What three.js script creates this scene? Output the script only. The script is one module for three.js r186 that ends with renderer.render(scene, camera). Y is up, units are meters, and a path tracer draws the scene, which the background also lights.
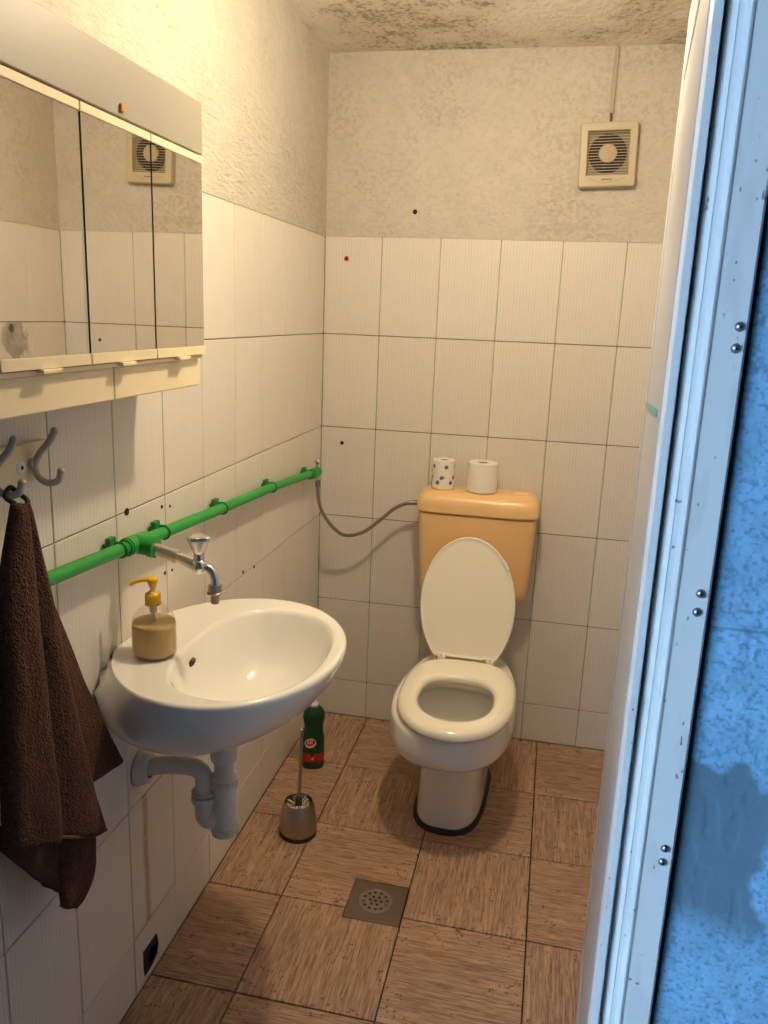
import * as THREE from 'three';
import { RoundedBoxGeometry } from 'three/addons/geometries/RoundedBoxGeometry.js';
import { mergeGeometries } from 'three/addons/utils/BufferGeometryUtils.js';

// ---------------------------------------------------------------- camera, sky, exposure
const scene = new THREE.Scene();
const camera = new THREE.PerspectiveCamera(64.758, 768 / 1024, 0.02, 60);
camera.rotation.order = 'YXZ';
camera.position.set(0.8103, 1.5298, 2.801);
camera.rotation.set(-0.2403, 0.1999, 0.0394);
scene.background = new THREE.Color().setRGB(0.44, 0.68, 0.97);   // overcast daylight outside the door
scene.backgroundIntensity = 13;
const renderer = new THREE.WebGLRenderer({ antialias: true });
renderer.toneMapping = THREE.LinearToneMapping;
renderer.toneMappingExposure = 1.0;
renderer.shadowMap.enabled = true;
const BULB = new THREE.Vector3(0.64, 2.215, 1.13);
const BULB_COLOR = new THREE.Color().setRGB(1.0, 0.81, 0.53);
const BULB_CANDELA = 6.6;

// ---------------------------------------------------------------- helpers
let seed = 7;
function rnd() { seed = (seed * 1664525 + 1013904223) >>> 0; return seed / 4294967296; }
const used = {};
function numbered(n) { if (!(n in used)) { used[n] = 0; return n; } used[n]++; return n + '_' + String(used[n]).padStart(3, '0'); }
function add(name, geo, mat, parent) {
  const m = new THREE.Mesh(geo, mat); m.name = name; m.castShadow = m.receiveShadow = true; parent.add(m); return m;
}
function thing(name, label, category, pos = [0, 0, 0], group) {
  const o = new THREE.Group(); o.name = numbered(name); o.position.set(...pos); scene.add(o);
  o.userData = { label, category }; if (group) o.userData.group = group; return o;
}
function structure(name, label, category, geo, mat) {
  const o = geo ? new THREE.Mesh(geo, mat) : new THREE.Group();
  o.name = name; o.castShadow = o.receiveShadow = true; scene.add(o);
  o.userData = { label, category, kind: 'structure' }; return o;
}
const V = (x, y, z) => new THREE.Vector3(x, y, z);
const C = (r, g, b) => new THREE.Color().setRGB(r, g, b);
const mat = (c, roughness = 0.5, extra = {}) => new THREE.MeshStandardMaterial({ color: C(...c), roughness, ...extra });
const phys = (c, roughness = 0.5, extra = {}) => new THREE.MeshPhysicalMaterial({ color: C(...c), roughness, ...extra });
const lerp = (a, b, t) => a + (b - a) * t;
const clamp = (x, a = 0, b = 1) => Math.min(b, Math.max(a, x));
const smooth = (a, b, x) => { const t = clamp((x - a) / (b - a)); return t * t * (3 - 2 * t); };
// lattice noise, repeats every `per` cells
const LAT = new Float32Array(65536); for (let i = 0; i < 65536; i++) LAT[i] = rnd();
function vnoise(x, y, px = 256, py = px, s = 0) {
  let x0 = Math.floor(x), y0 = Math.floor(y); const fx = x - x0, fy = y - y0;
  const w = (i, j) => LAT[((((i % px) + px) % px) * 131 + (((j % py) + py) % py) * 7919 + s * 3571) & 65535];
  const u = fx * fx * (3 - 2 * fx), v = fy * fy * (3 - 2 * fy);
  return lerp(lerp(w(x0, y0), w(x0 + 1, y0), u), lerp(w(x0, y0 + 1), w(x0 + 1, y0 + 1), u), v);
}
function fbm(x, y, oct = 4, px = 256, py = px, s = 0) {
  let a = 0.5, t = 0, n = 0;
  for (let o = 0; o < oct; o++) { t += a * vnoise(x, y, px, py, s + o); n += a; a *= 0.5; x *= 2; y *= 2; px *= 2; py *= 2; }
  return t / n;
}
// colour textures are computed in linear values and stored as sRGB bytes
const toS = (c) => 255 * (c <= 0.0031308 ? 12.92 * c : 1.055 * Math.pow(clamp(c), 1 / 2.4) - 0.055);
function colorTex(w, h, fn, repeat = true) {
  const d = new Uint8Array(w * h * 4);
  for (let j = 0; j < h; j++) for (let i = 0; i < w; i++) {
    const c = fn((i + 0.5) / w, (j + 0.5) / h), k = (j * w + i) * 4;
    d[k] = toS(c[0]); d[k + 1] = toS(c[1]); d[k + 2] = toS(c[2]); d[k + 3] = 255;
  }
  const t = new THREE.DataTexture(d, w, h); t.colorSpace = THREE.SRGBColorSpace; return fin(t, repeat);
}
function grayTex(w, h, fn, repeat = true) {
  const d = new Uint8Array(w * h * 4);
  for (let j = 0; j < h; j++) for (let i = 0; i < w; i++) {
    const v = 255 * clamp(fn((i + 0.5) / w, (j + 0.5) / h)), k = (j * w + i) * 4;
    d[k] = d[k + 1] = d[k + 2] = v; d[k + 3] = 255;
  }
  return fin(new THREE.DataTexture(d, w, h), repeat);
}
function fin(t, repeat) {
  t.magFilter = THREE.LinearFilter; t.minFilter = THREE.LinearMipmapLinearFilter; t.generateMipmaps = true;
  t.wrapS = t.wrapT = repeat ? THREE.RepeatWrapping : THREE.ClampToEdgeWrapping; t.needsUpdate = true; return t;
}
// box given by two corners
function box(x0, x1, y0, y1, z0, z1, r = 0) {
  const w = Math.abs(x1 - x0), h = Math.abs(y1 - y0), d = Math.abs(z1 - z0);
  const g = r ? new RoundedBoxGeometry(w, h, d, 3, Math.min(r, w / 2.01, h / 2.01, d / 2.01)) : new THREE.BoxGeometry(w, h, d);
  return g.translate((x0 + x1) / 2, (y0 + y1) / 2, (z0 + z1) / 2);
}
function merge(list) {
  return mergeGeometries(list.map((g) => { const n = g.index ? g.toNonIndexed() : g; for (const k of Object.keys(n.attributes)) if (!['position', 'normal', 'uv'].includes(k)) n.deleteAttribute(k); return n; }));
}
// uv from two axes, in metres
function metreUV(g, a, b) {
  const p = g.attributes.position, uv = new Float32Array(p.count * 2), A = { x: 0, y: 1, z: 2 };
  for (let i = 0; i < p.count; i++) { uv[2 * i] = p.array[3 * i + A[a]]; uv[2 * i + 1] = p.array[3 * i + A[b]]; }
  g.setAttribute('uv', new THREE.BufferAttribute(uv, 2)); return g;
}
// surface through rings of equal length; each ring is closed
function loft(rings, capStart = false, capEnd = false, flip = false) {
  const n = rings[0].length, pos = [], uv = [], idx = [];
  let vlen = 0;
  rings.forEach((r, k) => {
    if (k) vlen += r[0].distanceTo(rings[k - 1][0]);
    let ul = 0;
    for (let i = 0; i <= n; i++) { const p = r[i % n]; if (i) ul += p.distanceTo(r[i - 1]); pos.push(p.x, p.y, p.z); uv.push(ul, vlen); }
  });
  const q = (a, b, c) => flip ? idx.push(a, c, b) : idx.push(a, b, c), m = n + 1;
  for (let k = 0; k + 1 < rings.length; k++) for (let i = 0; i < n; i++) {
    const a = k * m + i, b = a + 1, c = a + m, d = c + 1; q(a, c, b); q(b, c, d);
  }
  const cap = (k, rev) => {
    const c = new THREE.Vector3(); rings[k].forEach((p) => c.add(p)); c.multiplyScalar(1 / n);
    const at = pos.length / 3; pos.push(c.x, c.y, c.z); uv.push(0, 0);
    for (let i = 0; i < n; i++) { const a = k * m + i; rev ? q(at, a, a + 1) : q(at, a + 1, a); }
  };
  if (capStart) cap(0, true); if (capEnd) cap(rings.length - 1, false);
  const g = new THREE.BufferGeometry();
  g.setAttribute('position', new THREE.Float32BufferAttribute(pos, 3));
  g.setAttribute('uv', new THREE.Float32BufferAttribute(uv, 2)); g.setIndex(idx); g.computeVertexNormals();
  const N = g.attributes.normal;
  for (let k = 0; k < rings.length; k++) {
    const a = k * m, b = k * m + n, s = new THREE.Vector3(N.getX(a) + N.getX(b), N.getY(a) + N.getY(b), N.getZ(a) + N.getZ(b)).normalize();
    N.setXYZ(a, s.x, s.y, s.z); N.setXYZ(b, s.x, s.y, s.z);
  }
  return g;
}
const tube = (pts, r, seg = 40, rad = 14) => new THREE.TubeGeometry(new THREE.CatmullRomCurve3(pts.map((p) => V(...p))), seg, r, rad, false);
const lathe = (pts, seg = 40) => new THREE.LatheGeometry(pts.map((p) => new THREE.Vector2(...p)), seg);
function rod(a, b, r, r2 = r, seg = 20) {   // cylinder from a to b
  const A = V(...a), B = V(...b), d = B.clone().sub(A), g = new THREE.CylinderGeometry(r2, r, d.length(), seg);
  g.applyQuaternion(new THREE.Quaternion().setFromUnitVectors(V(0, 1, 0), d.clone().normalize()));
  return g.translate((A.x + B.x) / 2, (A.y + B.y) / 2, (A.z + B.z) / 2);
}

// ---------------------------------------------------------------- room sizes
const W = 0.2, WL = 0.2023, H = 0.327, YB = 0.1473, YT = YB + 5 * H, CEIL = 2.348, XR = 1.29, ZF = 1.915;
const GAP = 0.0028, TD = 0.0035;

// ---------------------------------------------------------------- wall materials
const plasterBump = grayTex(512, 512, (u, v) => 0.55 * fbm(u * 60, v * 60, 3, 60, 60, 3) + 0.3 * fbm(u * 22, v * 22, 3, 22, 22, 9) + 0.15 * vnoise(u * 190, v * 190, 190, 190, 5));
plasterBump.repeat.set(1.6, 1.6);
function plasterColor(base, stain, k, thr, s, w = 1.3, h = 0.6, px = 768) {   // mottled lime plaster with speckled mould
  return colorTex(px, Math.round(px * h / w), (u, v) => {
    const x = u * w, y = v * h;
    const big = fbm(x * 5, y * 5, 3, 256, 256, s), mid = fbm(x * 22, y * 22, 3, 256, 256, s + 4), fine = fbm(x * 95, y * 95, 2, 256, 256, s + 8);
    const patch = smooth(thr, thr + 0.3, big) * smooth(0.36, 0.74, mid * 0.3 + fine * 0.4 + 0.3 * vnoise(x * 260, y * 260, 256, 256, s + 12));
    const m = clamp(k * patch + 0.2 * smooth(0.42, 0.75, fine));
    const t = 0.94 + 0.12 * (mid - 0.5);
    return base.map((b, i) => lerp(b * t, stain[i], m));
  }, false);
}
const plasterMat = (map, b = 0.0045) => new THREE.MeshStandardMaterial({ map, roughness: 0.93, bumpMap: plasterBump, bumpScale: b });
// plaster slabs get uv 0..1 over their face so that each stain map is used once
function faceUV(g, a, a0, a1, b, b0, b1) {
  metreUV(g, a, b); const uv = g.attributes.uv;
  for (let i = 0; i < uv.count; i++) uv.setXY(i, (uv.getX(i) - a0) / (a1 - a0), (uv.getY(i) - b0) / (b1 - b0));
  return g;
}
const groutMat = new THREE.MeshStandardMaterial({ roughness: 0.95, map: colorTex(256, 512, (u, v) => {
  const y = v * 1.962, r = Math.abs(((y - YB) / H) - Math.round((y - YB) / H)) * H, n = fbm(u * 40, v * 60, 3);
  const rowDirt = smooth(0.012, 0.004, r);
  const g = [0.36, 0.44, 0.25], d = [0.22, 0.165, 0.10];
  return g.map((c, i) => lerp(c, d[i], rowDirt) * (0.75 + 0.5 * n));
}) });
groutMat.map.repeat.set(1, 1 / 1.962);
// tile glaze: cream with thin wavering vertical lines, about 1 cm apart
function glaze(tone, s, stainFn) {
  return colorTex(256, 416, (u, v) => {
    const x = u * 0.2, y = v * 0.327;
    const wob = 0.0032 * (fbm(x * 14 + s, y * 9, 2, 256, 256, s) - 0.5) + 0.0018 * (vnoise(x * 60, y * 34, 256, 256, s + 2) - 0.5);
    const ph = (x + wob) / 0.0102, f = Math.abs(ph - Math.floor(ph) - 0.5) * 2;
    const line = smooth(0.72, 0.97, f) * (0.35 + 0.65 * vnoise(Math.floor(ph + 0.5) * 3.7, y * 16, 256, 256, s + 6));
    const t = 1 - 0.21 * line + 0.03 * (fbm(x * 30, y * 30, 2, 256, 256, s + 3) - 0.5);
    let c = [tone[0] * t, tone[1] * t * (1 - 0.02 * line), tone[2] * t * (1 - 0.05 * line)];
    if (stainFn) c = stainFn(u, v, c);
    return c;
  }, false);
}
const tileTones = [[0.74, 0.69, 0.63], [0.755, 0.705, 0.645], [0.73, 0.68, 0.62]];
const tileMats = tileTones.map((t, i) => new THREE.MeshPhysicalMaterial({ map: glaze(t, 11 + 5 * i), roughness: 0.32, specularIntensity: 0.7 }));
// one tile: chamfered slab, face towards +z, centred, uv over the full 20 x 33 cm face
const tileCache = {};
function tileGeo(w, h, d = TD, bev = 0.0012, variant = 0, uw = W, uh = H) {
  const key = [w.toFixed(4), h.toFixed(4), d, variant, uw].join();
  if (tileCache[key]) return tileCache[key];
  const a = w / 2, b = h / 2, c = bev, pos = [], uv = [], idx = [];
  const ring = [[-a, -b, 0], [a, -b, 0], [a, b, 0], [-a, b, 0], [-a, -b, d - c], [a, -b, d - c], [a, b, d - c], [-a, b, d - c], [-a + c, -b + c, d], [a - c, -b + c, d], [a - c, b - c, d], [-a + c, b - c, d]];
  const face = (...q) => { const at = pos.length / 3; for (const k of q) { const p = ring[k]; pos.push(...p); let u = (p[0] + a) / uw, v = (p[1] + b) / uh; if (variant & 1) u = 1 - u; if (variant & 2) v = 1 - v; uv.push(u, v); } idx.push(at, at + 1, at + 2, at, at + 2, at + 3); };
  face(8, 9, 10, 11);
  for (let k = 0; k < 4; k++) { const n = (k + 1) % 4; face(4 + k, 4 + n, 8 + n, 8 + k); face(k, n, 4 + n, 4 + k); }
  const g = new THREE.BufferGeometry(); g.setAttribute('position', new THREE.Float32BufferAttribute(pos, 3)); g.setAttribute('uv', new THREE.Float32BufferAttribute(uv, 2)); g.setIndex(idx);
  const n = g.toNonIndexed(); n.computeVertexNormals(); return (tileCache[key] = n);
}
// rows and columns of tiles on a wall; place(mesh, along, y) sets a tile on its wall
function tileWall(parent, pitch, total, place, special = () => null) {
  const cols = Math.ceil(total / pitch - 0.02);
  for (let c = 0; c < cols; c++) for (let r = 0; r < 6; r++) {
    const a0 = c * pitch, a1 = Math.min((c + 1) * pitch, total), y0 = r ? YB + (r - 1) * H : 0, y1 = YB + r * H;
    const sp = special(c, r), variant = Math.floor(rnd() * 4), m = Math.floor(rnd() * 3);
    const t = add('tile', sp?.geo ?? tileGeo(a1 - a0 - GAP, y1 - y0 - GAP, TD, 0.0012, sp?.mat ? 0 : variant, pitch), sp?.mat ?? tileMats[m], parent);
    place(t, (a0 + a1) / 2, (y0 + y1) / 2);
    const j = (rnd() - 0.5) * 0.0009; t.translateZ(j - 0.0004);
  }
}
const holeMat = mat([0.012, 0.009, 0.007], 0.95), plugMat = mat([0.42, 0.05, 0.02], 0.6);
const holeGeo = new THREE.CylinderGeometry(1, 1, 1, 14);
function drillHole(parent, x, y, z, r, axis, m = holeMat) {
  const h = add('drill_hole', holeGeo, m, parent); h.scale.set(r, 0.0012, r * 1.05); h.position.set(x, y, z); if (axis === 'z') h.rotation.x = Math.PI / 2; else h.rotation.z = Math.PI / 2; return h;
}

// ---------------------------------------------------------------- walls, floor, ceiling
{
  const back = structure('wall_back', 'back wall with cream tiles below rough stained plaster', 'wall', metreUV(box(-0.12, XR + 0.1, -0.1, CEIL + 0.1, -0.14, -TD), 'x', 'y'), groutMat);
  add('plaster', faceUV(box(0, XR, YT - 0.0015, CEIL, -TD, 0.001), 'x', 0, XR, 'y', YT, CEIL), plasterMat(plasterColor([0.62, 0.565, 0.50], [0.40, 0.34, 0.27], 0.5, 0.46, 21)), back);
  tileWall(back, W, XR, (t, a, y) => t.position.set(a, y, -TD));
  drillHole(back, 0.077, 1.709, 0, 0.0085, 'z', plugMat); drillHole(back, 0.077, 1.709, 0.0006, 0.0045, 'z');
  drillHole(back, 0.308, 1.863, 0.0015, 0.0075, 'z'); drillHole(back, 0.078, 1.072, 0, 0.0068, 'z'); drillHole(back, 1.147, 1.395, 0, 0.006, 'z');

  const left = structure('wall_left', 'left wall with cream tiles below rough plaster, behind the basin', 'wall', metreUV(box(-0.14, -TD, -0.1, CEIL + 0.1, -0.14, ZF), 'z', 'y'), groutMat);
  add('plaster', faceUV(box(-TD, 0.001, YT - 0.0015, CEIL, 0, ZF), 'z', 0, ZF, 'y', YT, CEIL), plasterMat(plasterColor([0.58, 0.535, 0.47], [0.40, 0.36, 0.26], 0.5, 0.46, 33, ZF, 0.6, 1024), 0.006), left);
  // rusty run below the drain rosette; sits on the tile between joints 6 and 7
  const rust = new THREE.MeshPhysicalMaterial({ roughness: 0.4, map: glaze(tileTones[0], 51, (u, v, c) => {
    const z = (1 - u) * W, mid = 0.135 + 0.008 * (fbm(v * 5, 2, 2) - 0.5);
    const m = smooth(0.017, 0.003, Math.abs(z - mid)) * (0.35 + 0.6 * fbm(v * 30, u * 60, 3)) * 0.95;
    return c.map((k, i) => lerp(k, [0.34, 0.15, 0.05][i], m));
  }) });
  // broken hole low on the wall
  const hw = WL - GAP, hy = YB - GAP, shape = new THREE.Shape([[-hw / 2, -hy / 2], [hw / 2, -hy / 2], [hw / 2, hy / 2], [-hw / 2, hy / 2]].map((p) => new THREE.Vector2(...p)));
  const zc = 6.5 * WL, holePts = [[0.086, 1.314], [0.064, 1.308], [0.045, 1.306], [0.025, 1.312], [0.015, 1.336], [0.013, 1.358], [0.014, 1.378], [0.05, 1.382], [0.089, 1.381], [0.087, 1.35]].map(([y, z]) => new THREE.Vector2(-(z - zc), y - YB / 2));
  shape.holes.push(new THREE.Path(holePts));
  const holed = new THREE.ExtrudeGeometry(shape, { depth: TD, bevelEnabled: false });
  { const uv = holed.attributes.uv; for (let i = 0; i < uv.count; i++) uv.setXY(i, uv.getX(i) / WL + 0.5, uv.getY(i) / H + 0.3); }
  tileWall(left, WL, ZF, (t, a, y) => { t.position.set(-TD, y, a); t.rotation.y = Math.PI / 2; }, (c, r) => c === 6 && r === 1 ? { mat: rust } : c === 6 && r === 0 ? { geo: holed } : null);
  const holeShade = mat([0.018, 0.013, 0.01], 1);
  add('hole_shade_plate', box(-TD, -TD + 0.0015, 0.005, 0.1, 1.3, 1.39), holeShade, left);  // near-black plate stands in for the shade inside the hole
  add('old_pipe_end', rod([-TD, 0.045, 1.335], [-0.002, 0.045, 1.335], 0.022, 0.02), mat([0.045, 0.03, 0.022], 0.8), left);
  for (const [y, z, r] of [[1.128, 1.377, 0.0075], [1.105, 1.23, 0.004], [1.098, 1.192, 0.0035], [0.952, 1.224, 0.004], [0.949, 1.19, 0.0035], [0.811, 0.762, 0.0055], [0.8, 0.676, 0.005]]) drillHole(left, 0, y, z, r, 'x');

  const right = structure('wall_right', 'right wall with cream tiles, seen in the mirror', 'wall', metreUV(box(XR + TD, XR + 0.14, -0.1, CEIL + 0.1, -0.14, ZF), 'z', 'y'), groutMat);
  add('plaster', faceUV(box(XR - 0.001, XR + TD, YT - 0.0015, CEIL, 0, ZF), 'z', 0, ZF, 'y', YT, CEIL), plasterMat(plasterColor([0.60, 0.54, 0.46], [0.38, 0.33, 0.24], 0.5, 0.42, 45, ZF, 0.6, 768)), right);
  const mould = new THREE.MeshPhysicalMaterial({ roughness: 0.5, map: glaze(tileTones[2], 71, (u, v, c) => {
    const z = u * 0.2, y = v * H, n = fbm(u * 9, v * 14, 4, 256, 256, 2);
    const d = Math.hypot((z - 0.09) / 0.075, (y - 0.262) / 0.085) + 0.8 * (n - 0.5);
    const core = Math.hypot((z - 0.11) / 0.018, (y - 0.305) / 0.02);
    const m = Math.max(0.6 * smooth(1.0, 0.75, d) * (0.4 + n), smooth(1.2, 0.6, core));
    return c.map((k, i) => lerp(k, [0.10, 0.075, 0.05][i], clamp(m)));
  }) });
  tileWall(right, W, ZF, (t, a, y) => { t.position.set(XR + TD, y, a); t.rotation.y = -Math.PI / 2; }, (c, r) => c === 1 && r === 4 ? { mat: mould } : null);

  const ceil = faceUV(box(-0.14, XR + 0.14, CEIL, CEIL + 0.12, -0.14, ZF), 'x', 0, XR, 'z', 0, ZF);
  const ceilMap = colorTex(1024, 1024, (u, v) => {
    const x = u * XR, y = v * ZF, big = fbm(x * 4.2 + 3, y * 4.2, 3, 256, 256, 61), mid = fbm(x * 24, y * 24, 3, 256, 256, 64), fine = fbm(x * 110, y * 110, 2, 256, 256, 68);
    const grime = smooth(0.36, 0.66, big) * 0.4, spots = smooth(0.53, 0.68, big * 0.4 + fine * 0.4 + mid * 0.2);
    const m = clamp(grime * (0.4 + 0.9 * mid) + 0.6 * spots);
    return [0.86, 0.80, 0.72].map((b, i) => lerp(b, [0.38, 0.31, 0.21][i], m));
  }, false);
  structure('ceiling', 'rough plaster ceiling speckled with dark mould', 'ceiling', ceil, plasterMat(ceilMap, 0.006));
}

// floor: wood-look tiles laid with the grain turned from tile to tile
{
  const fl = structure('floor', 'brown wood-look tile floor', 'floor', box(-0.14, XR + 0.14, -0.12, -0.008, -0.14, ZF + 0.02), mat([0.035, 0.022, 0.016], 0.95));
  const grain = (s) => colorTex(512, 512, (u, v) => {   // streaks run along v
    const x = u, y = v;
    const st = fbm(x * 95, y * 5, 3, 256, 256, s), fine = fbm(x * 250, y * 16, 2, 256, 256, s + 4), big = fbm(x * 5, y * 4, 3, 256, 256, s + 9);
    const dirt = smooth(0.66, 0.78, fbm(x * 44, y * 44, 3, 256, 256, s + 13)) * smooth(0.47, 0.6, big);
    const t = clamp(0.5 + 0.95 * (st - 0.5) + 0.9 * (fine - 0.5) + 0.35 * (big - 0.5));
    const dark = [0.195, 0.110, 0.070], light = [0.55, 0.35, 0.235];
    return dark.map((d, i) => lerp(lerp(d, light[i], t), [0.07, 0.045, 0.033][i], 0.75 * dirt));
  }, false);
  const bump = grayTex(256, 256, (u, v) => fbm(u * 90, v * 5, 3, 256, 256, 77));
  const mats = [101, 131, 161].map((s) => new THREE.MeshPhysicalMaterial({ map: grain(s), roughness: 0.5, specularIntensity: 0.6, bumpMap: bump, bumpScale: 0.0008 }));
  const xs = [0, 0.21, 0.54, 0.861, 1.185, XR], zs = [0, 0.351, 0.687, 1.021, 1.35, 1.68, ZF + 0.02], P = 0.332, G = 0.0035;
  for (let i = 0; i < 5; i++) for (let j = 0; j < 6; j++) {
    const x0 = xs[i] + G / 2, x1 = xs[i + 1] - G / 2, z0 = zs[j] + G / 2, z1 = zs[j + 1] - G / 2, along = (i + j) % 2 === 0;
    const m = mats[Math.floor(rnd() * 3)];
    let g;
    if (i === 1 && (j === 2 || j === 3)) {   // notched for the floor drain
      const nx = 0.386, s = new THREE.Shape(), nz = j === 2 ? 0.904 : 1.058;
      const pts = j === 2 ? [[x0, z0], [x1, z0], [x1, nz], [nx, nz], [nx, z1], [x0, z1]] : [[x0, z0], [nx, z0], [nx, nz], [x1, nz], [x1, z1], [x0, z1]];
      s.setFromPoints(pts.map(([x, z]) => new THREE.Vector2(x, -z)));
      g = new THREE.ExtrudeGeometry(s, { depth: 0.008, bevelEnabled: false }); g.rotateX(-Math.PI / 2); g.translate(0, -0.008, 0);
      metreUV(g, 'x', 'z'); const uv = g.attributes.uv;
      for (let k = 0; k < uv.count; k++) { const a = (uv.getX(k) - x0) / P, b = (uv.getY(k) - z0) / P; along ? uv.setXY(k, a, b) : uv.setXY(k, b, a); }
      add('floor_tile', g, m, fl);
    } else {
      g = tileGeo(x1 - x0, z1 - z0, 0.008, 0.001, 0, P, P).clone();
      if (!along) { const uv = g.attributes.uv; for (let k = 0; k < uv.count; k++) uv.setXY(k, uv.getY(k), uv.getX(k)); }
      const t = add('floor_tile', g, m, fl); t.rotation.x = -Math.PI / 2; t.position.set((x0 + x1) / 2, -0.008, (z0 + z1) / 2);
    }
  }
}

// front wall with the doorway, its outside face painted blue
{
  const map = colorTex(1024, 2048, (u, v) => {   // covers 1.2 m x 2.4 m from x = 0.95
    const x = 0.95 + u * 1.2, y = v * 2.4, n = fbm(x * 26, y * 26, 4, 256, 256, 81), f = fbm(x * 240, y * 240, 3, 256, 256, 85), b = fbm(x * 6, y * 6, 3, 256, 256, 88);
    let c = [0.27, 0.56, 0.84].map((k) => k * (0.78 + 0.4 * n));
    const pits = smooth(0.50, 0.78, f) * 0.75;
    c = c.map((k, i) => lerp(k * (0.86 + 0.3 * fbm(x * 330, y * 330, 2, 256, 256, 97)), [0.12, 0.27, 0.46][i], pits));
    // bare rubbed patch with a ragged upper edge
    const top = 1.055 + 0.07 * (fbm(x * 18, 3, 3, 256, 256, 91) - 0.5) + 0.05 * (n - 0.5);
    const side = 1.075 + 0.10 * (y - 0.7) + 0.05 * (fbm(y * 26, 7, 3, 256, 256, 93) - 0.5);
    const patch = smooth(0.006, -0.006, y - top) * smooth(0.006, -0.006, x - side) * smooth(0.80, 0.86, y + 0.1 * (b - 0.5));
    c = c.map((k, i) => lerp(k, [0.13, 0.215, 0.29][i] * (0.8 + 0.5 * b), 0.88 * patch));
    const crack = smooth(0.0022, 0.0006, Math.abs(y - 1.212 - 0.004 * (b - 0.5))) * 0.35;
    return c.map((k) => k * (1 - crack));
  }, false);
  const bump = grayTex(512, 512, (u, v) => 0.6 * fbm(u * 34, v * 34, 4, 34, 34, 3) + 0.4 * smooth(0.72, 0.55, fbm(u * 90, v * 90, 2, 90, 90, 12)));
  const g = merge([box(1.0, 2.6, -0.1, 2.9, ZF - 0.15, ZF), box(-1.2, 1.004, 2.115, 2.9, ZF - 0.15, ZF), box(-1.2, -0.14, -0.1, 2.115, ZF - 0.15, ZF)]);
  faceUV(g, 'x', 0.95, 2.15, 'y', 0, 2.4);
  structure('wall_front', 'rough blue painted outside wall beside the door frame', 'wall', g, new THREE.MeshStandardMaterial({ map, roughness: 0.85, bumpMap: bump, bumpScale: 0.0022 }));
  const gm = colorTex(256, 256, (u, v) => { const n = fbm(u * 30, v * 30, 4, 30, 30, 5); return [0.11, 0.105, 0.1].map((k) => k * (0.7 + 0.6 * n)); });
  structure('floor_outside', 'grey concrete ground outside the door', 'ground', metreUV(box(-4, 5, -0.14, -0.012, ZF + 0.02, 9), 'x', 'z'), new THREE.MeshStandardMaterial({ map: gm, roughness: 0.95 }));
}

// added and unseen: roof slab and dark walls outside that block sky light
{
  structure('ceiling_light_blocker', 'added unseen grey roof slab blocking sky light over the doorway', 'roof', box(-1.2, 2.75, 2.75, 2.9, ZF, 4.3), mat([0.1, 0.095, 0.09], 0.95));
  structure('wall_light_blocker', 'added unseen dark walls that keep daylight out of the room', 'wall', merge([box(-0.55, 2.75, -0.1, 2.9, 4.15, 4.3), box(-0.16, -0.02, -0.1, 2.9, ZF, 2.58), box(2.6, 2.75, -0.1, 2.9, ZF, 4.3)]), mat([0.06, 0.055, 0.05], 0.95));  // facing wall, fin and end wall, added to shade the doorway
}

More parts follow.
